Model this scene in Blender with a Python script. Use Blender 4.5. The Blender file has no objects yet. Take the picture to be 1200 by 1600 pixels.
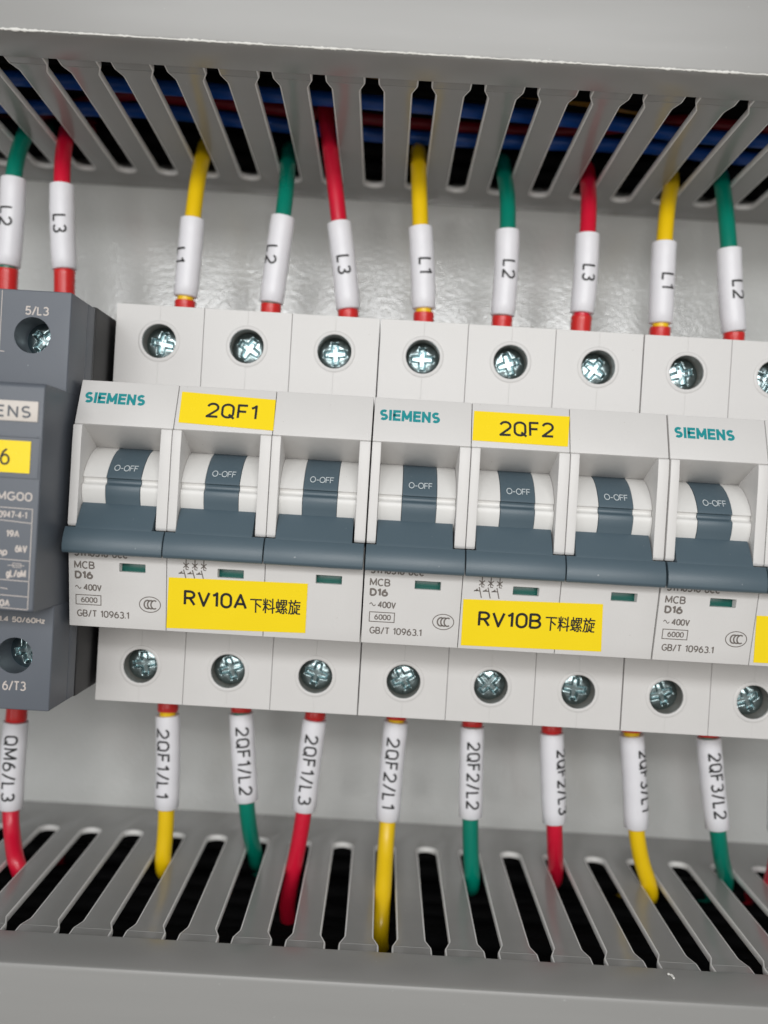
import bpy, bmesh, math, random
from mathutils import Vector, Matrix, noise
S = 0.001                                    # everything below is written in millimetres
random.seed(7)
sc = bpy.context.scene
COL = sc.collection

# ---------------------------------------------------------------- camera, world, lamps, exposure
M = ((0.9982437528129873, -0.0010608165943530611, 0.059230774416655266),
     (0.059217531822564284, -0.009832814837542666, -0.9981966738459982),
     (0.001641308833567096, 0.9999510940143641, -0.00975272704370981))
CAM = Vector((56.788, -183.925, 3.070))
FPX = 1400.0
cam_d = bpy.data.cameras.new('camera')
cam = bpy.data.objects.new('camera', cam_d); COL.objects.link(cam)
R3 = Matrix((M[0], tuple(-a for a in M[1]), tuple(-a for a in M[2]))).transposed()
cam.matrix_world = Matrix.Translation(CAM*S) @ R3.to_4x4()
cam_d.sensor_fit = 'VERTICAL'; cam_d.sensor_height = 36.0; cam_d.sensor_width = 27.0
cam_d.lens = FPX/1600*36
cam_d.clip_start = 0.005; cam_d.clip_end = 20
cam_d.dof.use_dof = True; cam_d.dof.focus_distance = 0.169; cam_d.dof.aperture_fstop = 9.5
sc.camera = cam

world = bpy.data.worlds.new('World'); sc.world = world; world.use_nodes = True
bg = world.node_tree.nodes['Background']
bg.inputs[0].default_value = (0.96, 0.98, 1.0, 1); bg.inputs[1].default_value = 0.52

wn = world.node_tree; tcw = wn.nodes.new('ShaderNodeTexCoord'); sx = wn.nodes.new('ShaderNodeSeparateXYZ'); mrw = wn.nodes.new('ShaderNodeMapRange')
wn.links.new(tcw.outputs['Generated'], sx.inputs[0]); wn.links.new(sx.outputs['Z'], mrw.inputs[0]); wn.links.new(mrw.outputs[0], bg.inputs[1])
mrw.inputs[1].default_value = -.7; mrw.inputs[2].default_value = .7; mrw.inputs[3].default_value = .32; mrw.inputs[4].default_value = .24
mxw = wn.nodes.new('ShaderNodeMix'); mxw.data_type = 'RGBA'; mxw.inputs[6].default_value = (1.0, .945, .87, 1); mxw.inputs[7].default_value = (.95, .98, 1.0, 1)
mrc = wn.nodes.new('ShaderNodeMapRange'); mrc.inputs[1].default_value = -.5; mrc.inputs[2].default_value = .3
wn.links.new(sx.outputs['Z'], mrc.inputs[0]); wn.links.new(mrc.outputs[0], mxw.inputs[0]); wn.links.new(mxw.outputs[2], bg.inputs[0])

def area(name, loc, target, sx, sy, power, color):
    l = bpy.data.lights.new(name, 'AREA'); l.shape = 'RECTANGLE'
    l.size = sx*S; l.size_y = sy*S; l.energy = power; l.color = color
    o = bpy.data.objects.new(name, l); COL.objects.link(o)
    o.location = Vector(loc)*S
    o.rotation_euler = (Vector(target)-Vector(loc)).to_track_quat('-Z', 'Y').to_euler()
    return o
area('room_lamp', (70, -600, 95), (60, 0, 10), 560, 240, 1.66, (1.0, 0.985, 0.96))
area('ceiling_tube', (60, -560, 195), (60, 0, 20), 620, 70, 1.15, (0.97, 0.985, 1.0))
area('left_fill', (-420, -520, 20), (60, 0, 0), 200, 380, 0.55, (0.95, 0.98, 1.0))  # unseen soft fill light on the left side
area('glint_light', (78, -200, 34), (60, 0, 0), 16, 16, 0.02, (1.0, 0.98, 0.95))  # small light added beside the camera for glints on the screws

sc.view_settings.view_transform = 'Standard'; sc.view_settings.look = 'None'
sc.view_settings.exposure = 0.0; sc.view_settings.gamma = 1.0; sc.view_settings.use_curve_mapping = False

# ---------------------------------------------------------------- helpers
def ray(u, v):
    a, b = (u-600)/FPX, (v-800)/FPX
    return Vector([M[0][i]*a+M[1][i]*b+M[2][i] for i in range(3)])
def at_y(u, v, y):
    d = ray(u, v); return CAM + d*((y-CAM.y)/d.y)
def at_z(u, v, z):
    d = ray(u, v); return CAM + d*((z-CAM.z)/d.z)

def obj(name, bm, m, parent=None, smooth=35, loc=None, more=()):
    me = bpy.data.meshes.new(name)
    bm.transform(Matrix.Scale(S, 4)); bm.normal_update()
    bm.to_mesh(me); bm.free()
    for mm in (m, *more): me.materials.append(mm)
    if smooth:
        me.shade_smooth(); me.set_sharp_from_angle(angle=math.radians(smooth))
    o = bpy.data.objects.new(name, me); COL.objects.link(o)
    if parent: o.parent = parent
    if loc is not None: o.location = Vector(loc)*S
    return o
def empty(name, label, cat, loc=(0, 0, 0), group=None):
    o = bpy.data.objects.new(name, None); COL.objects.link(o)
    o.location = Vector(loc)*S; o.empty_display_size = 0.01
    return tag(o, label, cat, group)
def tag(o, label, cat, group=None):
    o['label'] = label; o['category'] = cat
    if group: o['group'] = group
    return o

def bevel(bm, w, seg=2, ang=30):
    bm.normal_update()
    es = [e for e in bm.edges if len(e.link_faces) == 2 and e.calc_face_angle(0) > math.radians(ang)]
    if es: bmesh.ops.bevel(bm, geom=es, offset=w, segments=seg, profile=0.6, affect='EDGES', clamp_overlap=True)
def merge(bm, other):
    me = bpy.data.meshes.new('tmp'); other.to_mesh(me); other.free(); bm.from_mesh(me); bpy.data.meshes.remove(me)
def box(bm, x0, x1, y0, y1, z0, z1, b=0, seg=2):
    t = bmesh.new(); bmesh.ops.create_cube(t, size=1)
    for v in t.verts:
        v.co = ((x0+x1)/2+v.co.x*(x1-x0), (y0+y1)/2+v.co.y*(y1-y0), (z0+z1)/2+v.co.z*(z1-z0))
    if b: bevel(t, b, seg)
    merge(bm, t)
def prism_x(bm, prof, x0, x1, b=0, seg=2, ang=30):       # profile of (y, z) swept along x
    t = bmesh.new()
    a = [t.verts.new((x0, y, z)) for y, z in prof]; c = [t.verts.new((x1, y, z)) for y, z in prof]
    n = len(prof)
    t.faces.new(a); t.faces.new(c[::-1])
    for i in range(n): t.faces.new((a[i], c[i], c[(i+1) % n], a[(i+1) % n]))
    bmesh.ops.recalc_face_normals(t, faces=t.faces)
    if b: bevel(t, b, seg, ang)
    merge(bm, t)
def prism_y(bm, outline, y0, y1, b=0, seg=2):            # outline of (x, z) pushed from y0 (front) to y1
    t = bmesh.new()
    a = [t.verts.new((x, y0, z)) for x, z in outline]; c = [t.verts.new((x, y1, z)) for x, z in outline]
    n = len(outline)
    t.faces.new(a); t.faces.new(c[::-1])
    for i in range(n): t.faces.new((a[i], c[i], c[(i+1) % n], a[(i+1) % n]))
    bmesh.ops.recalc_face_normals(t, faces=t.faces)
    if b: bevel(t, b, seg)
    merge(bm, t)
def catmull(pts, per=8):
    P = [Vector(p) for p in pts]; P = [P[0]*2-P[1]] + P + [P[-1]*2-P[-2]]
    out = []
    for i in range(1, len(P)-2):
        for k in range(per):
            t = k/per
            out.append(0.5*((2*P[i]) + (P[i+1]-P[i-1])*t + (2*P[i-1]-5*P[i]+4*P[i+1]-P[i+2])*t*t + (3*P[i]-P[i-1]-3*P[i+1]+P[i+2])*t**3))
    out.append(P[-2]); return out
def sweep(bm, path, rad, seg=20, caps=True):             # rad: number or one radius per point
    rad = rad if isinstance(rad, (list, tuple)) else [rad]*len(path)
    rings = []; n0 = None
    for i, p in enumerate(path):
        d = (path[min(i+1, len(path)-1)]-path[max(i-1, 0)])
        if d.length < 1e-9: d = Vector((0, 0, 1))
        d.normalize()
        if n0 is None: n0 = Vector((0, -1, 0)) if abs(d.y) < .9 else Vector((1, 0, 0))
        n0 = (n0-d*n0.dot(d)).normalized(); s = d.cross(n0)
        rings.append([bm.verts.new(p+(n0*math.cos(2*math.pi*k/seg)+s*math.sin(2*math.pi*k/seg))*rad[i]) for k in range(seg)])
    for a, b in zip(rings, rings[1:]):
        for k in range(seg): bm.faces.new((a[k], a[(k+1) % seg], b[(k+1) % seg], b[k]))
    if caps:
        bm.faces.new(rings[0][::-1]); bm.faces.new(rings[-1])
    bmesh.ops.recalc_face_normals(bm, faces=bm.faces)

# flat lettering: built-in typeface turned into a mesh and fitted to a box
def text_bm(s, bold=0.0, spacing=1.0):
    cu = bpy.data.curves.new('tmp', 'FONT'); cu.body = s; cu.size = 1; cu.offset = bold
    cu.space_character = spacing; cu.resolution_u = 4; cu.dimensions = '2D'; cu.fill_mode = 'FRONT'
    o = bpy.data.objects.new('tmp', cu); COL.objects.link(o)
    dg = bpy.context.evaluated_depsgraph_get()
    me = bpy.data.meshes.new_from_object(o.evaluated_get(dg))
    bm = bmesh.new(); bm.from_mesh(me)
    bpy.data.objects.remove(o); bpy.data.meshes.remove(me); bpy.data.curves.remove(cu)
    return bm
def fit(bm, x0, y0, x1, y1):                             # scale the mesh's own bounds into the box
    xs = [v.co.x for v in bm.verts]; ys = [v.co.y for v in bm.verts]
    a, b, c, d = min(xs), max(xs), min(ys), max(ys)
    for v in bm.verts:
        v.co = (x0+(v.co.x-a)/(b-a)*(x1-x0), y0+(v.co.y-c)/(d-c)*(y1-y0), 0)
    return bm
def fitted(s, x0, y0, x1, y1, bold=0.0, spacing=1.0): return fit(text_bm(s, bold, spacing), x0, y0, x1, y1)
def stroke(bm, pts, w, closed=False):                    # flat ribbon along 2D points
    P = [Vector((p[0], p[1])) for p in pts]; n = len(P); L = []; Rr = []
    for i in range(n):
        a = P[(i-1) % n] if closed or i > 0 else P[i]; b = P[(i+1) % n] if closed or i < n-1 else P[i]
        d1 = (P[i]-a); d2 = (b-P[i])
        d1 = d1.normalized() if d1.length > 1e-9 else d2.normalized()
        d2 = d2.normalized() if d2.length > 1e-9 else d1
        t = (d1+d2).normalized(); nn = Vector((-t.y, t.x)); k = min(1/max(abs(t.dot(d1)), .5), 1.5)
        L.append(bm.verts.new((*(P[i]+nn*w/2*k), 0))); Rr.append(bm.verts.new((*(P[i]-nn*w/2*k), 0)))
    for i in range(n if closed else n-1):
        j = (i+1) % n; bm.faces.new((L[i], Rr[i], Rr[j], L[j]))
def arc(cx, cy, rx, ry, a0, a1, n=24):
    return [(cx+rx*math.cos(math.radians(a0+(a1-a0)*i/n)), cy+ry*math.sin(math.radians(a0+(a1-a0)*i/n))) for i in range(n+1)]
E = arc
def _glyphs():
    G = {}
    G['0'] = (.58, [E(.29, .68, .29, .32, 0, 180, 12)+E(.29, .32, .29, .32, 180, 360, 12)+[(.58, .68)]])
    G['O'] = (.78, [E(.39, .5, .39, .5, 0, 360, 32)])
    G['1'] = (.30, [[(.0, .80), (.16, .90), (.25, 1), (.25, 0)]])
    G['2'] = (.60, [E(.30, .70, .29, .30, 165, -38, 14)+[(.0, .0), (.60, 0)]])
    G['3'] = (.58, [E(.28, .755, .26, .245, 150, -90, 12), E(.28, .27, .30, .27, 82, -150, 14)])
    G['4'] = (.62, [[(.46, 0), (.46, 1), (0, .30), (.62, .30)]])
    G['5'] = (.58, [[(.54, 1), (.10, 1), (.05, .52)]+E(.28, .31, .30, .31, 125, -150, 14)])
    six = [E(.30, .31, .29, .31, 0, 360, 20), [(.01, .33), (.05, .56), (.18, .82), (.42, 1)]]
    G['6'] = (.60, six)
    G['9'] = (.60, [[(.60-x, 1-y) for x, y in p] for p in six])
    G['7'] = (.56, [[(0, 1), (.56, 1), (.20, 0)]])
    G['8'] = (.58, [E(.29, .76, .25, .24, 0, 360, 18), E(.29, .265, .29, .265, 0, 360, 18)])
    G['A'] = (.70, [[(0, 0), (.35, 1), (.70, 0)], [(.12, .32), (.58, .32)]])
    G['B'] = (.60, [[(0, 0), (0, 1), (.28, 1)]+E(.30, .76, .25, .24, 85, -85, 10)+[(0, .52)], [(.30, .52)]+E(.32, .26, .28, .26, 85, -85, 10)+[(0, 0)]])
    G['C'] = (.64, [E(.37, .5, .37, .5, 48, 312, 22)])
    G['D'] = (.64, [[(0, 0), (0, 1), (.22, 1)]+E(.25, .5, .39, .5, 88, -88, 14)+[(0, 0)]])
    G['E'] = (.50, [[(.50, 1), (0, 1), (0, 0), (.50, 0)], [(0, .52), (.45, .52)]])
    G['F'] = (.50, [[(.50, 1), (0, 1), (0, 0)], [(0, .52), (.44, .52)]])
    G['G'] = (.70, [E(.38, .5, .38, .5, 48, 335, 22)+[(.72, .45), (.42, .45)]])
    G['H'] = (.62, [[(0, 0), (0, 1)], [(.62, 0), (.62, 1)], [(0, .52), (.62, .52)]])
    G['I'] = (.02, [[(.01, 0), (.01, 1)]])
    G['L'] = (.46, [[(0, 1), (0, 0), (.46, 0)]])
    G['M'] = (.76, [[(0, 0), (.02, 1), (.38, .16), (.74, 1), (.76, 0)]])
    G['N'] = (.60, [[(0, 0), (0, 1), (.60, 0), (.60, 1)]])
    G['Q'] = (.66, [E(.31, .70, .31, .30, 0, 180, 12)+E(.31, .30, .31, .30, 180, 360, 12)+[(.62, .70)], [(.38, .24), (.68, -.08)]])
    G['R'] = (.60, [[(0, 0), (0, 1), (.28, 1)]+E(.30, .75, .27, .25, 85, -85, 10)+[(0, .50)], [(.30, .50), (.60, 0)]])
    G['S'] = (.56, [E(.29, .745, .26, .255, 38, 255, 16)+E(.28, .25, .28, .25, 75, -142, 16)])
    G['T'] = (.60, [[(0, 1), (.60, 1)], [(.30, 1), (.30, 0)]])
    G['U'] = (.60, [[(0, 1), (0, .30)]+E(.30, .30, .30, .30, 180, 360, 14)+[(.60, 1)]])
    G['V'] = (.66, [[(0, 1), (.33, 0), (.66, 1)]])
    G['a'] = (.46, [E(.22, .34, .22, .34, 0, 360, 14), [(.46, .68), (.46, 0)]])
    G['g'] = (.46, [E(.22, .34, .22, .34, 0, 360, 14), [(.46, .68), (.46, -.15), (.24, -.28), (.02, -.2)]])
    G['p'] = (.46, [E(.24, .34, .22, .34, 0, 360, 14), [(0, .68), (0, -.28)]])
    G['m'] = (.74, [[(0, 0), (0, .68)], [(0, .5), (.18, .68), (.36, .55), (.36, 0)], [(.36, .5), (.55, .68), (.74, .55), (.74, 0)]])
    G['i'] = (.02, [[(.01, 0), (.01, .68)], [(.01, .84), (.01, .98)]])
    G['k'] = (.44, [[(0, 0), (0, 1)], [(.42, .68), (0, .30)], [(.14, .42), (.44, 0)]])
    G['z'] = (.42, [[(0, .68), (.40, .68), (0, 0), (.42, 0)]])
    G['/'] = (.40, [[(0, -.06), (.40, 1.06)]])
    G['-'] = (.34, [[(0, .42), (.34, .42)]])
    G['.'] = (.04, [[(.02, 0), (.02, .12)]])
    G[' '] = (.22, [])
    return G
GLYPHS = _glyphs()
def stext(s, x0, z0, x1, z1, w, gap=.24, square=False):
    """monoline lettering of stroke width w that fills the box exactly; each stroke is a hair above the one before"""
    X = 0; lines = []
    for ch in s:
        wd, ls = GLYPHS[ch]
        lines += [[(X+x, y) for x, y in l] for l in ls]; X += wd+gap
    X -= gap; bm = bmesh.new()
    kx, kz = (x1-x0-w)/X, (z1-z0-w)
    for i, l in enumerate(lines):
        l = [(x0+w/2+x*kx, z0+w/2+y*kz) for x, y in l]
        closed = math.dist(l[0], l[-1]) < 1e-6
        runs = [[l[0]]]; dots = []
        for k in range(1, len(l)):
            runs[-1].append(l[k])
            if k < len(l)-1:
                a = math.atan2(l[k][1]-l[k-1][1], l[k][0]-l[k-1][0]); b = math.atan2(l[k+1][1]-l[k][1], l[k+1][0]-l[k][0])
                if abs((b-a+math.pi) % (2*math.pi)-math.pi) > math.radians(42): dots.append(l[k]); runs.append([l[k]])
        for j, rn in enumerate(runs):
            n0 = len(bm.verts)
            if square and len(rn) <= 3:
                for end, q, c in ((0, 0, 1), (-1, -1, -2)):
                    v = Vector(rn[q])-Vector(rn[c]); v = v.normalized()*w*(.5 if max(abs(v.x), abs(v.y)) > .97*v.length else .2)
                    rn[q] = (rn[q][0]+v.x, rn[q][1]+v.y)
            if closed and len(runs) == 1: stroke(bm, rn[:-1], w, True)
            else: stroke(bm, rn, w)
            bm.verts.ensure_lookup_table()
            for v in bm.verts[n0:]: v.co.z = .003*((i+j) % 6)
        if square: dots = []
        for q in dots:
            bm.faces.new([bm.verts.new((q[0]+w/2*math.cos(t*math.pi/6), q[1]+w/2*math.sin(t*math.pi/6), .019)) for t in range(12)])
    return bm
def lay(bm, surf, rot=0, pivot=(0, 0), lift=0.05):       # (x, z) on paper -> onto the surface y = surf(z)
    c, s = math.cos(rot), math.sin(rot)
    for v in bm.verts:
        x, z = v.co.x-pivot[0], v.co.y-pivot[1]
        X, Z = pivot[0]+x*c-z*s, pivot[1]+x*s+z*c
        v.co = (X, surf(Z)-lift-v.co.z, Z)
    return bm

# ---------------------------------------------------------------- materials
def mat(name, col, rough=0.45, metal=0.0, var=0.04, vscale=60, bump=0.0, bscale=2500, spec=0.5, coat=0.0, rvar=0.08, specks=0.0, sss=0.0, aniso=None, bdist=.0002):
    m = bpy.data.materials.new(name); m.use_nodes = True
    nt = m.node_tree; N = nt.nodes; Lk = nt.links.new
    p = N['Principled BSDF']
    p.inputs['Metallic'].default_value = metal; p.inputs['Specular IOR Level'].default_value = spec
    if coat: p.inputs['Coat Weight'].default_value = coat; p.inputs['Coat Roughness'].default_value = 0.15
    if sss:
        p.inputs['Subsurface Weight'].default_value = sss; p.inputs['Subsurface Radius'].default_value = (1, 1, 1); p.inputs['Subsurface Scale'].default_value = 0.0008
    tc = N.new('ShaderNodeTexCoord'); no = N.new('ShaderNodeTexNoise')
    mp = N.new('ShaderNodeMapping'); Lk(tc.outputs['Object'], mp.inputs[0])
    if aniso: mp.inputs['Scale'].default_value = aniso
    no.inputs['Scale'].default_value = vscale; no.inputs['Detail'].default_value = 6; no.inputs['Roughness'].default_value = 0.6
    Lk(mp.outputs[0], no.inputs['Vector'])
    mx = N.new('ShaderNodeMix'); mx.data_type = 'RGBA'
    mx.inputs[6].default_value = (*[c*(1-var) for c in col], 1); mx.inputs[7].default_value = (*[min(1, c*(1+var)) for c in col], 1)
    Lk(no.outputs['Fac'], mx.inputs[0]); out = mx.outputs[2]
    if specks:                                            # small specks of dust and dirt
        sn = N.new('ShaderNodeTexNoise'); sn.inputs['Scale'].default_value = 1400; sn.inputs['Detail'].default_value = 1
        Lk(tc.outputs['Object'], sn.inputs['Vector'])
        rp = N.new('ShaderNodeValToRGB'); rp.color_ramp.elements[0].position = 0.80; rp.color_ramp.elements[1].position = 0.83
        Lk(sn.outputs['Fac'], rp.inputs[0])
        ml = N.new('ShaderNodeMath'); ml.operation = 'MULTIPLY'; ml.inputs[1].default_value = abs(specks); Lk(rp.outputs[0], ml.inputs[0])
        m2 = N.new('ShaderNodeMix'); m2.data_type = 'RGBA'; Lk(ml.outputs[0], m2.inputs[0]); Lk(out, m2.inputs[6])
        m2.inputs[7].default_value = (.22, .18, .14, 1) if specks > 0 else (.75, .75, .75, 1)
        out = m2.outputs[2]
    Lk(out, p.inputs['Base Color'])
    mr = N.new('ShaderNodeMapRange'); mr.inputs[3].default_value = max(.02, rough-rvar); mr.inputs[4].default_value = rough+rvar
    Lk(no.outputs['Fac'], mr.inputs[0]); Lk(mr.outputs[0], p.inputs['Roughness'])
    if bump:
        bn = N.new('ShaderNodeTexNoise'); bn.inputs['Scale'].default_value = bscale; bn.inputs['Detail'].default_value = 3
        Lk(mp.outputs[0], bn.inputs['Vector'])
        b = N.new('ShaderNodeBump'); b.inputs['Strength'].default_value = bump; b.inputs['Distance'].default_value = bdist
        Lk(bn.outputs['Fac'], b.inputs['Height']); Lk(b.outputs[0], p.inputs['Normal'])
    return m
WHITE = mat('pale_grey_plastic', (.645, .63, .615), .42, bump=.14, bscale=3500, var=.03, vscale=140, specks=.5)
WHITER = mat('white_rocker_plastic', (.70, .69, .67), .38, bump=.06, bscale=4000, specks=.3)
SLATE = mat('slate_blue_plastic', (.074, .110, .135), .42, var=.06, bump=.12, bscale=5000, specks=-.35)
DARK = mat('charcoal_plastic', (.105, .118, .140), .42, var=.06, bump=.15, bscale=5000, specks=-.15)
BLACK = mat('black_plastic', (.012, .012, .013), .45, bump=.15, bscale=5000)
GREEN = mat('dark_green_enamel', (.0, .085, .066), .25)
YELLOW = mat('yellow_label_film', (.93, .69, .008), .26, var=.03, vscale=120, bump=.08, bscale=260)
INK = mat('black_ink', (.008, .008, .008), .5)
GREY_INK = mat('warm_grey_ink', (.16, .14, .125), .5)
TEAL_INK = mat('teal_ink', (.0, .25, .27), .45)
PALE_INK = mat('pale_ink', (.55, .60, .62), .5)
CREAM_INK = mat('cream_ink', (.56, .50, .46), .5)
CREAM = mat('cream_plate', (.60, .55, .50), .45)
SHAFT = mat('screw_shaft_wall', (.20, .185, .165), .45)
ZINC = mat('zinc_plated_steel', (.40, .50, .515), .23, metal=1.0, var=.25, vscale=500, bump=.03, bscale=1500, rvar=.06)
PVC = mat('grey_pvc', (.275, .272, .262), .24, var=.03, bump=.05, bscale=600, rvar=.05, specks=-.2, aniso=(.15, 1, 1), vscale=300)
PVC_COVER = mat('grey_pvc_cover', (.285, .281, .272), .33, var=.03, vscale=250, bump=.06, bscale=500, aniso=(.08, 1, 1), specks=-.25)
PVC_EDGE = mat('pale_pvc_edge', (.74, .73, .71), .5, var=.08, vscale=700)
BURR = mat('pale_cut_pvc', (.78, .77, .73), .6, var=.1, vscale=900, bump=.5, bscale=3000)
PANEL = mat('light_grey_panel_enamel', (.56, .565, .55), .12, var=.04, vscale=80, bump=1.0, bscale=1000, rvar=.03, bdist=.00010, spec=1.0)
SLEEVE = mat('white_marker_tube', (.80, .79, .82), .38, var=.015, sss=.15)
RED_W = mat('red_wire_pvc', (.62, .008, .035), .30, var=.05)
YEL_W = mat('yellow_wire_pvc', (.84, .55, .004), .32, var=.04)
GRN_W = mat('green_wire_pvc', (.0, .20, .135), .30, var=.05)
BLU_W = mat('blue_wire_pvc', (.012, .11, .52), .35, var=.05)
BLK_W = mat('black_wire_pvc', (.004, .004, .0045), .75, spec=.15)
FERRULE = mat('red_ferrule_nylon', (.62, .02, .018), .28, var=.06, sss=.1)

# ---------------------------------------------------------------- setting: the mounting plate
PY = 45.0
bm = bmesh.new(); box(bm, -160, 300, PY, PY+2.5, -170, 170, .5)
o = obj('mounting_plate', bm, PANEL); o['kind'] = 'structure'

# ---------------------------------------------------------------- slotted wiring ducts
P = 10.0
def wall_faces(phase, zn, zf, yn, yf, yb, i0, i1, sgn):
    """slotted side wall; z runs from zn at y = yn to zf at y = yf (walls splay a little)"""
    zed = lambda y: zn+(zf-zn)*(y-yn)/(yf-yn)
    t = bmesh.new(); cache = {}
    def V(x, y):
        k = (round(x, 4), round(y, 4))
        if k not in cache: cache[k] = t.verts.new((x, y, zed(y)))
        return cache[k]
    w, nk, r = 2.2, 1.2, 1.9
    tip = yn-5.0
    for i in range(i0, i1):
        a = phase+i*P; b = a+P
        ye = yf+2.0
        def half(c, s):                                   # from the slot's round end up the finger to its tip
            pts = [(c, ye)]
            for k in range(1, 5):
                an = math.radians(22.5*k); pts.append((c+s*w*math.sin(an), ye-r+r*math.cos(an)))
            pts += [(c+s*w, yn+6.6), (c+s*(w-.06), yn+6.0), (c+s*(w-.3), yn+5.4), (c+s*(nk+.3), yn+4.3), (c+s*(nk+.06), yn+3.7), (c+s*nk, yn+3.1), (c+s*nk, tip)]
            return pts
        out = [(a, yb)] + half(a, 1) + half(b, -1)[::-1] + [(b, yb)]
        t.faces.new([V(*q) for q in out])
    g = bmesh.ops.extrude_face_region(t, geom=list(t.faces))
    for v in g['geom']:
        if isinstance(v, bmesh.types.BMVert): v.co.z += sgn*1.3
    bmesh.ops.recalc_face_normals(t, faces=t.faces)
    bevel(t, .34, 2, 50)
    t.normal_update()
    for f in t.faces: f.material_index = 1 if abs(f.normal.z) < .985 else 0    # faces along the slot edges are paler
    for i in range(i0, i1):                               # the snap-off crease across each finger head
        a = phase+i*P
        y = yn+.8
        box(t, a+nk+.35, a+P-nk-.35, y, y+.3, zed(y)-.10, zed(y)+.10, .08)
        y = yn+3.4
        box(t, a+nk+.4, a+P-nk-.4, y, y+.22, zed(y)-.07, zed(y)+.07, .05)
    return t
def duct(label, phase, zn, zf, yn, yf, lip, sgn, burr):
    root = empty('wiring_duct', label, 'cable duct', (60, PY, zn+sgn*30), 'slotted wiring ducts')
    loc = (-60, -PY, -(zn+sgn*30))
    bm = wall_faces(phase, zn, zf, yn, yf, PY-.05, -14, 26, sgn)
    x0, x1 = phase-14*P, phase+26*P
    box(bm, x0, x1, PY-1.6, PY-.06, *sorted((zf+sgn*2.2, zn+sgn*60)), .1)
    box(bm, x0, x1, yn-5, PY-1.7, *sorted((zn+sgn*60.2, zn+sgn*61.5)), .2)
    obj('trough', bm, PVC, root, 40, loc, (PVC_EDGE,))
    bm = bmesh.new()
    zo = zn-sgn*.55                                       # the lid's folded lip sits just proud of the finger tips
    pr = [(yn, zo), (lip+.9, zo-sgn*.12), (lip+.25, zo+sgn*.1), (lip, zo+sgn*.75), (lip, zn+sgn*64), (lip+1.5, zn+sgn*64), (lip+1.5, zo+sgn*1.45), (yn, zo+sgn*1.3 - sgn*.85)]
    pr = [(yn, zo), (lip+.9, zo-sgn*.12), (lip+.25, zo+sgn*.1), (lip, zo+sgn*.75), (lip, zn+sgn*64), (lip+1.5, zn+sgn*64), (lip+1.5, zo+sgn*.5), (yn, zo+sgn*.5)]
    prism_x(bm, pr, x0, x1, .08, 2, 40)
    lid = obj('lid', bm, PVC_COVER, root, 40, loc)
    if burr:
        bm = bmesh.new(); x = -30.0
        path = []; rad = []
        while x < 150:
            path.append(Vector((x, lip+.12+random.uniform(-.05, .05), zo+sgn*.22+random.uniform(-.06, .06))))
            k = max(0, noise.noise(Vector((x*.13, 3, 1)))+.35)
            rad.append(.10+.30*k*random.random()); x += random.uniform(.25, .6)
        sweep(bm, path, rad, 8)
        obj('cut_burr', bm, BURR, lid, 60)
    return root
d_top = duct('grey slotted wiring duct above the breakers with blue wires showing in its slots', 0.0, 82.0, 80.0, -17.4, 33.5, -27.0, 1, True)
d_bot = duct('grey slotted wiring duct below the breakers with a nearly black inside', 2.1, -80.0, -78.7, -19.8, 28.0, -31.0, -1, False)

# ---------------------------------------------------------------- screws
def screw_bm(r=3.42, seed=0):
    rnd = Vector((seed*7.1, seed*3.3, 0)); bm = bmesh.new(); NR, NS = 34, 112
    def h(x, y):
        d = math.hypot(x, y)/r
        z = 1.1*math.sqrt(max(0, 1-(d*.93)**2.2))
        def arm(u, v, hw, ln, dp):
            ww = hw*(1.15-.25*min(1, abs(u)/ln))
            e = max(0, min(1, (ww-abs(v))/.5)); f = max(0, min(1, (ln-abs(u))/.45))
            return dp*min(e, f)
        cut = max(arm(x, y, .85, 2.45, .95), arm(y, x, .85, 2.45, .95))
        z -= cut
        q = Vector((x, y, 0))+rnd
        z += .06*noise.noise(q*1.0)+.012*noise.noise(q*4)
        return z
    rings = []
    for i in range(1, NR+1):
        rr = r*(i/NR)**.9
        rings.append([bm.verts.new((rr*math.cos(2*math.pi*k/NS), -h(rr*math.cos(2*math.pi*k/NS), rr*math.sin(2*math.pi*k/NS)), rr*math.sin(2*math.pi*k/NS))) for k in range(NS)])
    c = bm.verts.new((0, -h(0, 0), 0))
    for k in range(NS): bm.faces.new((c, rings[0][(k+1) % NS], rings[0][k]))
    for a, b in zip(rings, rings[1:]):
        for k in range(NS): bm.faces.new((a[k], a[(k+1) % NS], b[(k+1) % NS], b[k]))
    low = [bm.verts.new((v.co.x, 2.5, v.co.z)) for v in rings[-1]]
    for k in range(NS): bm.faces.new((rings[-1][k], rings[-1][(k+1) % NS], low[(k+1) % NS], low[k]))
    bmesh.ops.recalc_face_normals(bm, faces=bm.faces)
    return bm
SCREWS = []
for s in range(4):
    me_o = obj('terminal_screw', screw_bm(3.42, s+1), ZINC, None, 50); SCREWS.append(me_o.data); bpy.data.objects.remove(me_o)
def add_screw(parent, x, y, z, loc, rot, scale=1.0):
    o = bpy.data.objects.new('terminal_screw', random.choice(SCREWS)); COL.objects.link(o); o.parent = parent
    o.location = Vector((x+loc[0], y+loc[1], z+loc[2]))*S
    o.rotation_euler = (random.uniform(-.05, .05), rot, random.uniform(-.05, .05)); o.scale = (scale,)*3
    return o

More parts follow.
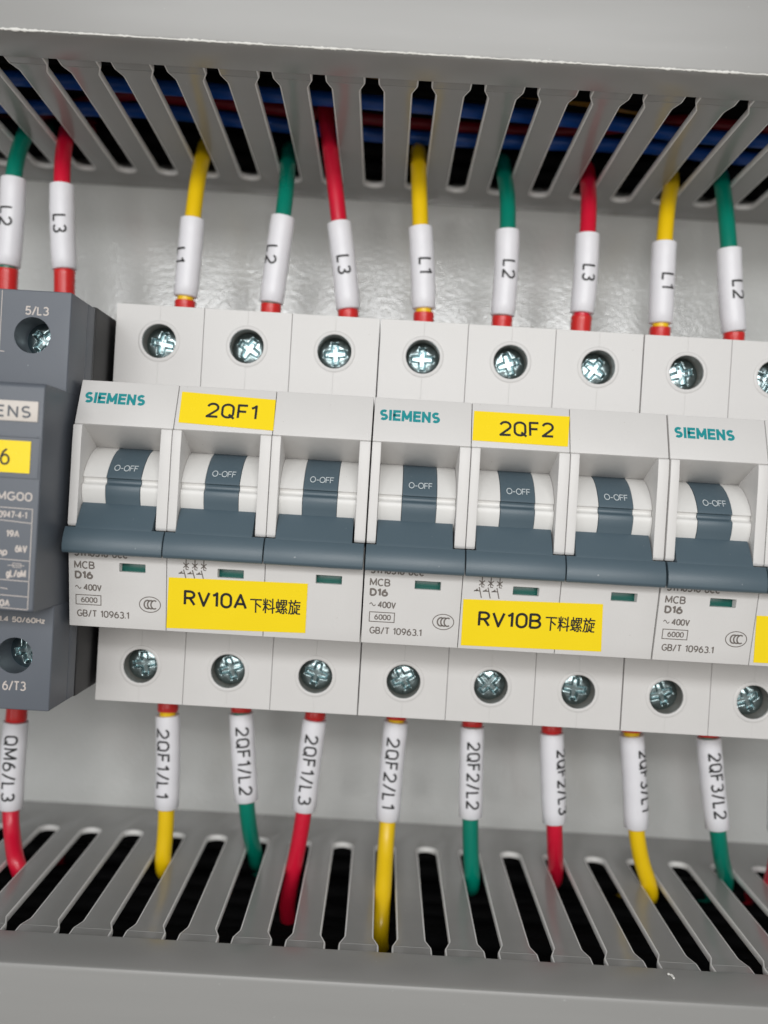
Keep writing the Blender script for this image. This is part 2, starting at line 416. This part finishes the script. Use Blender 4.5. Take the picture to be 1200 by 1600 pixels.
# ---------------------------------------------------------------- three-pole breaker
PITCH = 18.0
yu = lambda z: -18.15-(22.55-z)*3.05/8.3                  # front of the upper cover plate
yl = lambda z: -20.55-(-9.3-z)*(-2.65/13.7)               # front of the lower cover plate
ARC = [(-12.6, 10.6), (-14.6, 9.9), (-16.4, 8.9), (-17.9, 7.7), (-19.0, 6.5), (-19.75, 5.4), (-20.1, 4.75)]
GRV = [(-20.02, 4.72), (-19.62, 4.55), (-19.48, 4.2), (-19.55, 3.8), (-19.95, 3.55), (-20.25, 3.42)]
ARC2 = [(-20.35, 3.15), (-20.35, 2.4), (-20.1, 1.2), (-19.6, 0.0)]
def half_block(bm, x0, x1, cx, hz, z0, z1, r, side):
    arc_pts = [(cx+side*r*math.sin(math.pi*k/20), hz+r*math.cos(math.pi*k/20)) for k in range(21)]
    xe = x1 if side > 0 else x0; xi = cx+side*.004
    out = [(xi, z1)] + [(max(xi, x) if side > 0 else min(xi, x), z) for x, z in arc_pts] + [(xi, z0), (xe, z0), (xe, z1)]
    prism_y(bm, out, 0, 6.5, .03, 1)
def ring(bm, cx, cz, r0, r1, y, hgt, n=56):
    prof = [(r0-.02, y+.3), (r0, y-hgt*.7), (r0+.12, y-hgt), (r1-.28, y-hgt), (r1-.05, y-hgt*.45), (r1, y+.2)]
    rings = [[bm.verts.new((cx+r*math.cos(2*math.pi*k/n), yy, cz+r*math.sin(2*math.pi*k/n))) for r, yy in prof] for k in range(n)]
    for k in range(n):
        a, b = rings[k], rings[(k+1) % n]
        for j in range(len(prof)-1): bm.faces.new((a[j], a[j+1], b[j+1], b[j]))
def plate_with_hole(bm, xs, zs, surf, depth, b):
    t = bmesh.new(); grid = [[t.verts.new((x, surf(z), z)) for z in zs] for x in xs]
    hx, hz = 1, len(zs)-3
    for i in range(len(xs)-1):
        for j in range(len(zs)-1):
            if (i, j) == (hx, hz): continue
            t.faces.new((grid[i][j], grid[i+1][j], grid[i+1][j+1], grid[i][j+1]))
    g = bmesh.ops.extrude_face_region(t, geom=list(t.faces))
    for v in g['geom']:
        if isinstance(v, bmesh.types.BMVert): v.co.y = depth
    bmesh.ops.recalc_face_normals(t, faces=t.faces); bevel(t, b, 2, 50); merge(bm, t)

def make_breaker(x0, label):
    base = Vector((x0+27, 40, 0)); root = empty('circuit_breaker', label, 'circuit breaker', base, 'three pole circuit breakers on the rail')
    loc = (x0-base.x, -base.y, 0)
    bm = bmesh.new()
    box(bm, .05, 53.95, 6.55, 40, -40.7, 40.7, .2)
    for i in range(3):
        a = i*PITCH; e0, e1 = a+.05, a+PITCH-.05
        for cz, z0, z1 in ((33.5, 20, 40.77), (-33.3, -40.77, -20)):
            half_block(bm, e0, a+9, a+9, cz, z0, z1, 3.5, -1); half_block(bm, a+9, e1, a+9, cz, z0, z1, 3.5, 1)
            ring(bm, a+9, cz, 3.5, 4.3, 0, .22)
    bmesh.ops.recalc_face_normals(bm, faces=bm.faces)
    bm.normal_update()
    for f in bm.faces:                                    # the screw shaft walls are a duller grey-brown
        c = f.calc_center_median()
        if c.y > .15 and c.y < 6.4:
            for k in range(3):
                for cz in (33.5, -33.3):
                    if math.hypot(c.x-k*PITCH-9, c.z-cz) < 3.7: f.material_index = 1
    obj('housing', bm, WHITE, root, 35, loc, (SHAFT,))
    for i in range(3):
        a = i*PITCH
        add_screw(root, a+9, 4.1, 33.5, loc, random.uniform(0, 3)); add_screw(root, a+9, 4.1, -33.3, loc, random.uniform(0, 3))
    for i in range(3):
        a = i*PITCH; e0, e1 = a+.06, a+PITCH-.06
        bm = bmesh.new()
        prism_x(bm, [(yu(22.55), 22.55), (yu(14.3), 14.3), (yu(14.3)+.35, 14.12), (-13.0, 10.55), (-8, 10.3), (6, 10.3), (6, 22.55)], e0, e1, .14, 2)
        jp = [(-21.0, 14.25), (-21.75, 14.05), (-21.95, 11), (-21.95, -3.9), (-21.7, -4.3), (-20.5, -4.4), (-2, -4.4), (-2, 13.0), (-13, 13.2)]
        prism_x(bm, jp, e0, a+1.7, .16, 2)
        prism_x(bm, [(y+.04, z-.02) for y, z in jp], a+15.95, e1, .16, 2)
        plate_with_hole(bm, [e0, a+9.33, a+14.1, e1], [-22.95, -20, -16, -12.3, -10.72, -5.2], yl, 6, .13)
        obj('front_cover', bm, WHITE, root, 35, loc)
        bm = bmesh.new()
        for u0, u1 in ((a+1.74, a+6.02), (a+12.43, a+15.9)):
            prism_x(bm, ARC+GRV+ARC2+[(-18.6, -1.5), (-8, -1.5), (-8, 10.2)], u0, u1, .05, 1)
        obj('rocker', bm, WHITER, root, 40, loc)
        bm = bmesh.new()
        t = bmesh.new()
        strip = [(y-.10, z) for y, z in ARC+GRV+ARC2]
        prism_x(t, strip+[(-19.6, -1.2), (-10, -1.2), (-10, 10.2)], a+6.1, a+12.36, .06, 2)
        prism_x(t, [(-19.75, .02), (-20.6, -.9), (-21.75, -2.5), (-22.85, -4.0), (-23.2, -4.55), (-20, -5.2), (-14, -5.0), (-12, .0)], a+1.86, a+15.62, .10, 2)
        bar = [(-23.02, -4.38), (-23.28, -4.62), (-23.78, -5.4), (-24.25, -6.5), (-24.45, -7.6), (-24.4, -8.5), (-24.1, -8.95), (-23.6, -9.1), (-22.8, -8.6), (-21.4, -6.4), (-20.9, -5.0), (-21.2, -4.5)]
        prism_x(t, bar, a+.08, a+PITCH-.16, .08, 2)
        merge(bm, t)
        tg = obj('toggle', bm, SLATE, root, 40, loc)
        tb = lay(stext('O-OFF', a+7.15, 6.1, a+11.55, 7.25, .14, .16), lambda z: -18.0-(7.7-z)*.93 if z > 6.5 else -19.1-(6.5-z)*.68, lift=.2)
        obj('off_marking', tb, PALE_INK, tg, 0)
        bm = bmesh.new(); box(bm, a+9.2, a+14.25, -18.3, -17.0, -12.6, -10.5, .05)
        obj('indicator_window', bm, GREEN, root, 30, loc)
    # printing on the first pole
    bm = lay(stext('SIEMENS', 1.05, 18.25, 12.15, 20.3, .50, .36, True), yu, lift=.03)
    obj('brand_lettering', bm, TEAL_INK, root, 0, loc)
    bm = bmesh.new()
    for s, q, b in (('5TH6316-8CC', (1.1, -9.85, 10.9, -8.3), .25), ('MCB', (1.05, -12.15, 4.85, -10.7), .25), ('D16', (1.15, -14.05, 4.55, -12.55), .36),
                    ('400V', (2.75, -16.2, 6.1, -14.95), .23), ('6000', (2.25, -18.45, 5.3, -17.4), .19), ('GB/T 10963.1', (1.5, -21.15, 11.2, -19.8), .22)):
        merge(bm, stext(s, *q, b))
    stroke(bm, [(1.25+.12*k, -15.6+.28*math.sin(k*.7)) for k in range(10)], .16)
    stroke(bm, [(1.35, -18.82), (5.95, -18.82), (5.95, -17.02), (1.35, -17.02)], .16, True)
    obj('rating_text', lay(bm, yl, lift=.03), GREY_INK, root, 0, loc)
    bm = bmesh.new()
    stroke(bm, arc(15.0, -18.15, 1.95, 1.45, 0, 360, 40)[:-1], .16, True)
    for k in range(3): stroke(bm, arc(14.55+.62*k, -18.15, .62, .78, 55, 305, 16), .27)
    obj('certification_mark', lay(bm, yl, lift=.03), GREY_INK, root, 0, loc)
    bm = bmesh.new()
    for k in range(3):
        cx = PITCH+3.55+1.62*k
        stroke(bm, [(cx, -9.2), (cx, -11.15)], .20)
        stroke(bm, [(cx-.5, -9.95), (cx+.5, -10.85)], .20); stroke(bm, [(cx+.5, -9.95), (cx-.5, -10.85)], .20)
        stroke(bm, [(cx-.45, -11.2), (cx+.1, -13.2)], .20); stroke(bm, [(cx+.02, -11.15), (cx+.45, -11.15)], .16)
        stroke(bm, [(cx-1.35, -11.9), (cx-.25, -11.9)], .18)
        t = bmesh.new(); t.faces.new([t.verts.new((cx-1.4, -12.05, 0)), t.verts.new((cx-.55, -11.95, 0)), t.verts.new((cx-.75, -11.45, 0))]); merge(bm, t)
    obj('circuit_symbol', lay(bm, yl, lift=.03), GREY_INK, root, 0, loc)
    return root, loc
def solve(u, v, surf):                                    # where the photo's point lies on a cover plate
    p = at_y(u, v, -20)
    for _ in range(6): p = at_y(u, v, surf(p.z))
    return p
def sticker(root, loc, x0, surf, corners, texts, rot, label=None):
    """corners TL TR BR BL as photo points on the plate; texts: (string, left, baseline point, right, cap top)"""
    C4 = [solve(*c, surf) for c in corners]
    bm = bmesh.new()
    a = [bm.verts.new((p.x-x0, surf(p.z)-.02, p.z)) for p in C4]
    f = bm.faces.new(a); g = bmesh.ops.extrude_face_region(bm, geom=[f])
    for v in g['geom']:
        if isinstance(v, bmesh.types.BMVert): v.co.y -= .10
    bmesh.ops.recalc_face_normals(bm, faces=bm.faces)
    st = obj('label_sticker', bm, YELLOW, root, 30, loc)
    if label: st['label'] = label
    bm = bmesh.new()
    for s, (ul, vl), (ur, vr), hgt, bold in texts:
        p = solve(ul, vl, surf); q = solve(ur, vr, surf)
        L = math.hypot(q.x-p.x, q.z-p.z)
        if bold > .05: t = stext(s, p.x-x0, p.z, p.x-x0+L, p.z+hgt, bold)
        else:                                             # the built-in face has no heavy cut: overprint it, as a label printer does
            t = bmesh.new()
            for ov, (dx, dz) in enumerate(((-.045, 0), (.045, 0), (0, .05))):
                u = fitted(s, p.x-x0+dx, p.z+dz, p.x-x0+L+dx, p.z+hgt+dz)
                for v in u.verts: v.co.z = .004*ov
                merge(t, u)
        an = math.atan2(q.z-p.z, q.x-p.x); c, sn = math.cos(an), math.sin(an)
        for v in t.verts:
            x, z = v.co.x-(p.x-x0), v.co.y-p.z
            v.co = (p.x-x0+x*c-z*sn, p.z+x*sn+z*c, v.co.z)
        merge(bm, t)
    if texts: obj('lettering', lay(bm, surf, lift=.145), INK, st, 0)
    return st
CN = '\u4e0b\u6599\u87ba\u65cb'
b1, l1 = make_breaker(0.0, 'pale grey breaker with slate toggles and the yellow 2QF1 and RV10A labels')
b2, l2 = make_breaker(54.16, 'pale grey breaker in the middle wearing yellow 2QF2 and RV10B labels')
b3, l3 = make_breaker(108.32, 'pale grey breaker cut off by the right edge of the photo')
sticker(b1, l1, 0, yu, [(285, 612), (431, 625), (427, 673), (279, 660)], [('2QF1', (321, 652), (402, 657), 2.85, .43)], 0)
sticker(b1, l1, 0, yl, [(264, 902), (481, 912), (477, 989), (260, 981)], [('RV10A', (287, 946), (386, 953), 2.95, .47), (CN, (391, 957), (469, 961), 2.8, .028)], 0)
sticker(b2, l2, 54.16, yu, [(741, 642), (890, 651), (887, 698), (738, 688)], [('2QF2', (780, 681), (866, 684), 2.85, .43)], 0)
sticker(b2, l2, 54.16, yl, [(724, 936), (942, 944), (939, 1018), (720, 1008)], [('RV10B', (746, 979), (845, 983), 2.95, .47), (CN, (851, 985), (928, 989), 2.8, .028)], 0)
sticker(b3, l3, 108.32, yl, [(1182, 962), (1400, 970), (1396, 1046), (1177, 1035)], [], 0)

# ---------------------------------------------------------------- motor starter at the far left
FY, MY = -23.0, -33.0
root = empty('motor_starter', 'charcoal motor starter with a yellow label at the left edge', 'motor starter', (-23.5, 40, 0))
loc = (23.5, -40, 0)
XR, XL = -1.05, -46.0
def hole_plate(bm, z0, z1, holes, hz, r, yf, depth):
    def temp(b):
        me = bpy.data.meshes.new('tmp'); b.to_mesh(me); b.free(); o = bpy.data.objects.new('tmp', me); COL.objects.link(o); return o
    t = bmesh.new(); box(t, XL, XR, yf, yf+depth, z0, z1, .35, 3); a = temp(t)
    t = bmesh.new()
    for cx in holes:
        o2 = [(cx+r*math.cos(math.pi*k/32), hz+r*math.sin(math.pi*k/32)) for k in range(64)]
        prism_y(t, o2, yf-2, yf+depth-1.2)
    c = temp(t)
    md = a.modifiers.new('cut', 'BOOLEAN'); md.operation = 'DIFFERENCE'; md.solver = 'EXACT'; md.object = c
    me = bpy.data.meshes.new_from_object(a.evaluated_get(bpy.context.evaluated_depsgraph_get()))
    bm.from_mesh(me)
    for o in (a, c): bpy.data.objects.remove(o)
    bpy.data.meshes.remove(me)
HX = [-7.75-14.2*k for k in range(2, -1, -1)]
bm = bmesh.new(); hole_plate(bm, 19.5, 37.45, HX, 29.4, 3.25, FY, 9)
t = bmesh.new(); hole_plate(t, -37.95, -18.8, HX, -28.2, 3.25, FY, 9); merge(bm, t)
box(bm, XL, XR, FY+9.05, -9.9, -37.9, 37.4, .2)
obj('terminal_block', bm, DARK, root, 35, loc)
bm = bmesh.new()
prism_x(bm, [(MY, 19.2), (MY, -18.6), (MY+.6, -19.0), (FY+8, -19.0), (FY+8, 19.8), (MY+.6, 19.8)], XL, XR-.02, .5, 3)
front = obj('front_block', bm, DARK, root, 35, loc)
bm = bmesh.new(); box(bm, XL, XR+.15, -9.7, 40, -38.1, 37.8, .4)
obj('rear_base', bm, BLACK, root, 35, loc)
for cx in HX:
    for z, r in ((29.4, 0), (-28.2, 0)):
        add_screw(root, cx, FY+6.6, z, loc, random.uniform(0, 3), .95)
FZ = lambda z: MY
def on(u, v, y=MY): return at_y(u, v, y)
bm = bmesh.new(); p, q = on(61, 628), on(59, 660)
box(bm, -30, p.x, MY-.25, MY+.3, q.z, p.z, .12)
npl = obj('name_plate', bm, CREAM, root, 30, loc)
p, q = on(50, 654), on(50, 635)
obj('lettering', lay(stext('SIEMENS', q.x-13.6, p.z, q.x, q.z, .34, .34), FZ, lift=.29), mat('slate_ink', (.10, .11, .125), .5), npl, 0)
p, q = on(49, 690), on(46, 740)
bm = bmesh.new(); box(bm, -24, p.x, MY-.16, MY-.02, q.z, p.z)
st = obj('label_sticker', bm, YELLOW, root, 30, loc)
p, q = on(17, 728), on(17, 703)
obj('lettering', lay(stext('QM6', q.x-6.2, p.z+.1, q.x, q.z+.3, .34), FZ, lift=.2), INK, st, 0)
bm = bmesh.new()                                          # the label bay: two fine ribs above and below the sticker
for v in (682, 746):
    z = on(30, v).z; box(bm, -26, on(60, v).x, MY-.22, MY+.1, z-.12, z+.12, .05)
x = on(61, 710).x; box(bm, x-.1, x+.1, MY-.12, MY+.1, on(60, 746).z, on(60, 682).z, .04)
obj('label_bay_rim', bm, DARK, root, 30, loc)
bm = bmesh.new()
def pr(s, ul, vb, ur, vt, y=MY, bold=.0):
    a, b = on(ul, vb, y), on(ur, vt, y); a.z = on(ur, vb, y).z; t = stext(s, a.x, a.z, b.x, b.z, .2+bold*5)
    for v in t.verts: v.co = (v.co.x, y-.04-v.co.z, v.co.y)
    merge(bm, t)
def ln(a, b, y=MY, w=.13):
    p, q = on(*a, y), on(*b, y); t = bmesh.new(); stroke(t, [(p.x, p.z), (q.x, q.z)], w)
    for v in t.verts: v.co = (v.co.x, y-.04, v.co.y)
    merge(bm, t)
pr('1MG00', -14, 784, 51, 770, bold=.012)
pr('60947-4-1', -9, 811, 43, 800)
pr('19A', 9, 840, 31, 829, bold=.01); pr('6kV', 23, 864, 43, 852, bold=.01); pr('Uimp', -22, 868, 12, 856, bold=.01)
pr('gL/aM', 9, 903, 41, 891, bold=.01); pr('20A', -9, 948, 16, 937, bold=.01)
ln((51, 795), (43, 952)); ln((0, 792), (51, 796)); ln((0, 812), (50, 818)); ln((0, 873), (47, 877)); ln((0, 905), (46, 909)); ln((0, 929), (45, 933)); ln((0, 949), (43, 953)); ln((0, 918), (12, 920))
ln((12, 883), (38, 884), w=.1); ln((20, 880), (33, 881), w=.1); ln((20, 886), (33, 887), w=.1); ln((20, 880), (20, 886), w=.1); ln((33, 881), (33, 887), w=.1)
obj('rating_text', bm, CREAM_INK, root, 0, loc)
bm = bmesh.new()
pr('5/L3', 39, 494, 77, 480, FY, .01); ln((4, 453), (-1, 548), FY); ln((-1, 548), (7, 549), FY)
obj('terminal_lettering', bm, CREAM_INK, root, 0, loc)
bm = bmesh.new()
pr('6/T3', 3, 1080, 41, 1065, FY, .01); pr('AC-3 1.4 50/60Hz', -38, 975, 71, 966, FY, .01)
obj('terminal_lettering', bm, CREAM_INK, root, 0, loc)

# ---------------------------------------------------------------- wires with marker sleeves
WM = {'red': RED_W, 'yellow': YEL_W, 'green': GRN_W}
WY = 15.0
def wire(colour, label, top, tube, enter, s, phi, tpos, upper, dash=False, depth=WY, deep=False):
    """tube: photo points of its duct end and its terminal end; enter: photo point where the wire meets the duct wall; tpos: start and end fractions of the text, from the upper end"""
    ta, tb = at_y(*tube[0], depth), at_y(*tube[1], depth)  # upper end, lower end
    far, near = (ta, tb) if upper else (tb, ta)           # far: towards the duct
    zn, ph = (81.2, 0.0) if upper else (-79.5, 2.1)
    sg = 1 if upper else -1
    e = at_z(*enter, zn); cx = ph+round((e.x-ph)/P)*P
    e = Vector((min(max(e.x, cx-.4), cx+.4), min(max(e.y, -10), 26), zn))
    d = (far-near).normalized()
    end = Vector((near.x-d.x*4, depth+1, sg*36))
    base = Vector((near.x, depth, sg*40)); root = empty('wire', label, 'wire', base, 'marked wires running to the ducts')
    loc = -base
    h = (far+e)*.5+(d*((e-far).length*.5)+far-(far+e)*.5)*.35
    g = (e-far).normalized()
    pts = [near-d*2.0, near*.5+far*.5, far, h, e]
    if deep: pts += [e+g*9, Vector((cx+g.x*10, e.y+6, zn+sg*20)), Vector((cx-6, e.y+9, zn+sg*29)), Vector((cx-22, e.y+9, zn+sg*33))]
    else: pts += [Vector((e.x+g.x*3, e.y+3.5, zn+sg*4.0)), Vector((cx, max(e.y+12, 36), zn+sg*9)), Vector((cx-4, 39, zn+sg*20)), Vector((cx-16, 39, zn+sg*27))]   # bends back under the wall, out of the light
    bm = bmesh.new(); sweep(bm, catmull(pts, 8), 1.78, 20)
    obj('insulation', bm, WM[colour], root, 60, loc)
    if dash:                                              # a printed mark on the insulation
        bm = bmesh.new(); dd = (e-far).normalized(); nn = Vector((0, -1, 0)); nn = (nn-dd*nn.dot(dd)).normalized(); rr = Vector((1, 0, 0)); rr = (rr-dd*rr.dot(dd)-nn*rr.dot(nn)).normalized()
        for k in range(3):
            rows = [[bm.verts.new(far+dd*(.6+k*1.35+q)+(rr*math.sin(math.radians(a))+nn*math.cos(math.radians(a)))*1.86) for a in range(-72, -35, 6)] for q in (0, .5, 1.0)]
            for r0, r1 in zip(rows, rows[1:]):
                for q in range(len(r0)-1): bm.faces.new((r0[q], r0[q+1], r1[q+1], r1[q]))
        obj('printed_mark', bm, INK, root, 0, loc)
    # ferrule: red nylon collar below a short band of bare insulation
    g = top
    f0 = near-d*g
    bm = bmesh.new(); L = (f0-end).length; dd = (end-f0).normalized()
    path = [f0+dd*k for k in (0, .05, .5, 1.2, 3, L)]
    sweep(bm, path, [2.0, 2.2, 2.3, 2.28, 2.25, 2.2], 24)
    obj('ferrule', bm, FERRULE, root, 50, loc)
    bm = bmesh.new(); n = 14; path = [tb+(ta-tb)*(k/n) for k in range(n+1)]
    bow = random.uniform(-.22, .22)
    path = [p+Vector((bow*math.sin(math.pi*k/n), 0, 0)) for k, p in enumerate(path)]
    R = 2.68
    ends = [R-.28, R-.05]+[R+.04*math.sin(k*1.9+phi) for k in range(n-3)]+[R-.02, R-.05, R-.3]
    path[1] = path[0]+(path[1]-path[0])*.12; path[-2] = path[-1]+(path[-2]-path[-1])*.12
    sweep(bm, path, ends[:len(path)], 32)
    sl = obj('marker_sleeve', bm, SLEEVE, root, 60, loc)
    ax = (tb-ta); Ln = ax.length; ax.normalize(); nrm = Vector((0, -1, 0)); nrm = (nrm-ax*nrm.dot(ax)).normalized(); rt = nrm.cross(ax)
    if rt.x < 0: rt = -rt
    t = stext(s, tpos[0]*Ln, -1.5, tpos[1]*Ln, 1.5, .42, .3)
    for k in range(-5, 6):
        bmesh.ops.bisect_plane(t, geom=list(t.verts)+list(t.edges)+list(t.faces), plane_co=(0, k*.28, 0), plane_no=(0, 1, 0))
    for v in t.verts:
        a = v.co.y/R+math.radians(phi); sft = bow*math.sin(math.pi*min(1, max(0, v.co.x/Ln)))
        v.co = ta+ax*v.co.x+(rt*math.sin(a)+nrm*math.cos(a))*(R+.09+v.co.z)+Vector((sft, 0, 0))
    obj('lettering', t, INK, sl, 0)
    return root
T = wire
T('green', 'green wire sleeved L2 dropping to the dark motor starter at the left edge', 0.4, ((21, 280), (12, 417)), (40, 215), 'L2', -5, (.35, .57), True)
T('red', 'red wire sleeved L3 entering the top of the dark motor starter', 0.0, ((97, 290), (101, 422)), (102, 220), 'L3', 5, (.38, .60), True)
T('yellow', 'yellow wire sleeved L1 above the breaker marked 2QF1', 0.7, ((301, 343), (290, 464)), (320, 252), 'L1', -38, (.40, .60), True)
T('green', 'green wire sleeved L2 above the breaker marked 2QF1', 0.1, ((442, 340), (424, 474)), (450, 252), 'L2', -25, (.36, .58), True)
T('red', 'red wire sleeved L3 above the breaker marked 2QF1', 0.0, ((530, 349), (544, 484)), (520, 232), 'L3', 0, (.40, .62), True, deep=True)
T('yellow', 'yellow wire sleeved L1 above the breaker marked 2QF2', 0.7, ((657, 356), (662, 483)), (654, 255), 'L1', 12, (.40, .60), True)
T('green', 'green wire sleeved L2 above the breaker marked 2QF2', 0.0, ((793, 361), (785, 494)), (789, 272), 'L2', 8, (.37, .59), True)
T('red', 'red wire sleeved L3 above the breaker marked 2QF2, black dash on its insulation', 0.5, ((918, 367), (909, 490)), (918, 282), 'L3', 5, (.41, .62), True, True)
T('yellow', 'yellow wire sleeved L1 above the breaker cut off at the right', 0.7, ((1038, 380), (1032, 506)), (1043, 292), 'L1', 12, (.40, .60), True)
T('green', 'green wire sleeved L2 near the upper right edge', 0.0, ((1139, 390), (1147, 519)), (1129, 287), 'L2', 18, (.40, .63), True)
T('red', 'red wire sleeved QM6/L3 below the dark motor starter', 0.0, ((25, 1127), (17, 1263)), (27, 1350), 'QM6/L3', 5, (.13, .88), False)
T('yellow', 'yellow wire sleeved 2QF1/L1 dropping to the lower duct', 0.7, ((262, 1117), (260, 1262)), (256, 1345), '2QF1/L1', -12, (.12, .86), False)
T('green', 'green wire sleeved 2QF1/L2 dropping to the lower duct', 0.2, ((377, 1114), (385, 1251)), (394, 1330), '2QF1/L2', 10, (.13, .90), False)
T('red', 'red wire sleeved 2QF1/L3 slanting left into the lower duct', 0.0, ((492, 1124), (475, 1266)), (458, 1355), '2QF1/L3', 0, (.14, .90), False, deep=True)
T('yellow', 'yellow wire sleeved 2QF2/L1 dropping to the lower duct', 0.4, ((619, 1127), (606, 1280)), (597, 1390), '2QF2/L1', -5, (.14, .86), False, deep=True)
T('green', 'green wire sleeved 2QF2/L2 dropping to the lower duct', 0.0, ((738, 1135), (735, 1276)), (735, 1370), '2QF2/L2', 5, (.14, .88), False)
T('red', 'red wire sleeved 2QF2/L3 with its text turned aside', 0.0, ((862, 1145), (866, 1285)), (868, 1360), '2QF2/L3', 42, (.16, .88), False)
T('yellow', 'yellow wire sleeved 2QF3/L1 below the breaker cut off at the right', 0.6, ((987, 1148), (994, 1293)), (1010, 1385), '2QF3/L1', 44, (.14, .80), False)
T('green', 'green wire sleeved 2QF3/L2 below the breaker cut off at the right', 0.1, ((1107, 1152), (1121, 1294)), (1130, 1372), '2QF3/L2', 5, (.14, .86), False)
T('red', 'red wire at the lower right edge, mostly outside the photo', 0.0, ((1222, 1165), (1218, 1300)), (1202, 1380), '2QF3/L3', 5, (.14, .86), False)

# ---------------------------------------------------------------- wires lying inside the ducts
def run(m, name, label, pts, r, group):
    bm = bmesh.new(); path = catmull(pts, 10); sweep(bm, path, r, 14)
    o = obj(name, bm, m, None, 60); tag(o, label, 'wire', group); return o
def across(u_v, z, zl=0, yl_=0):                          # a run through photo points, at a height inside the duct
    pts = [at_z(u, v, z) for u, v in u_v]
    a, b = pts[0], pts[-1]
    return [Vector((-75, a.y, z))] + pts + [Vector((195, b.y, z+zl))]
run(BLU_W, 'duct_wire', 'front blue wire running along inside the top duct', across([(20, 122), (100, 127), (262, 137), (600, 161), (900, 188), (975, 195), (1117, 215)], 89), 1.6, 'wires lying in the top duct')
run(BLU_W, 'duct_wire', 'rear blue wire running along inside the top duct', across([(20, 166), (130, 170), (277, 177), (600, 212), (957, 227), (1040, 232), (1150, 246)], 89), 1.6, 'wires lying in the top duct')
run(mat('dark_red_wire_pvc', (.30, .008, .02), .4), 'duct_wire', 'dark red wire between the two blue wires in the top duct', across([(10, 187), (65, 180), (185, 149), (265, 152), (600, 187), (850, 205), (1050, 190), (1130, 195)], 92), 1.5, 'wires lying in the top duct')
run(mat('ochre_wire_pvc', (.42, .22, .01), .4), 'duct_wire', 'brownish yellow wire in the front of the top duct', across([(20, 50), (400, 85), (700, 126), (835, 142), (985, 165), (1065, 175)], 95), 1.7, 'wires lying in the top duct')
for sg, zw in ((1, 82), (-1, -80)):  # rear black runs added to cover the grey wall and darken the duct
    for y, dz in ((40.6, 3.2), (40.2, 8.2), (36.4, 6.2), (36.0, 11.2), (32.5, 10.6), (40.0, 12.6), (29.0, 13.0)):
        run(BLK_W, 'duct_wire', 'black wire added to darken the back of the %s duct' % ('top' if sg > 0 else 'bottom'), [Vector((x, y-.3*math.sin(x*.05+dz), zw+sg*(dz+1.2)+.3*math.sin(x*.04+y))) for x in range(-80, 201, 35)], 2.3, 'added black wires darkening the %s duct' % ('top' if sg > 0 else 'bottom'))
for sg, zw in ((1, 82), (-1, -80)):
    for row, (z, n) in enumerate(((zw+sg*(13.5 if sg > 0 else 14.0), 13), (zw+sg*(18.5 if sg > 0 else 16.5), 12))):
        for i in range(n):
            y = -24+i*4.9+(row*2.4)+random.uniform(-.5, .5)
            ph = random.uniform(0, 6)
            pts = [Vector((x, y+.7*math.sin(x*.03+ph), z+(.8 if sg > 0 else 2.0)*math.sin(x*.04+ph*2))) for x in range(-80, 201, 35)]
            run(BLK_W, 'duct_wire', 'black wire added to darken the back of the %s duct' % ('top' if sg > 0 else 'bottom'), pts, 2.35, 'added black wires darkening the %s duct' % ('top' if sg > 0 else 'bottom'))

# ---------------------------------------------------------------- a curl of swarf on the lower duct's lip
p = at_z(1049, 1527, -79.4); bm = bmesh.new()
path = catmull([p+Vector(v) for v in ((-.5, .8, .2), (-.2, .4, .3), (.25, .1, .25), (.05, -.4, .3), (.3, -.8, .2))], 6)
sweep(bm, path, [.08+.15*abs(math.sin(i*.5)) for i in range(len(path))], 7)
tag(obj('plastic_shaving', bm, BURR, None, 60), 'tiny pale shaving lying on the lip of the lower duct', 'shaving')
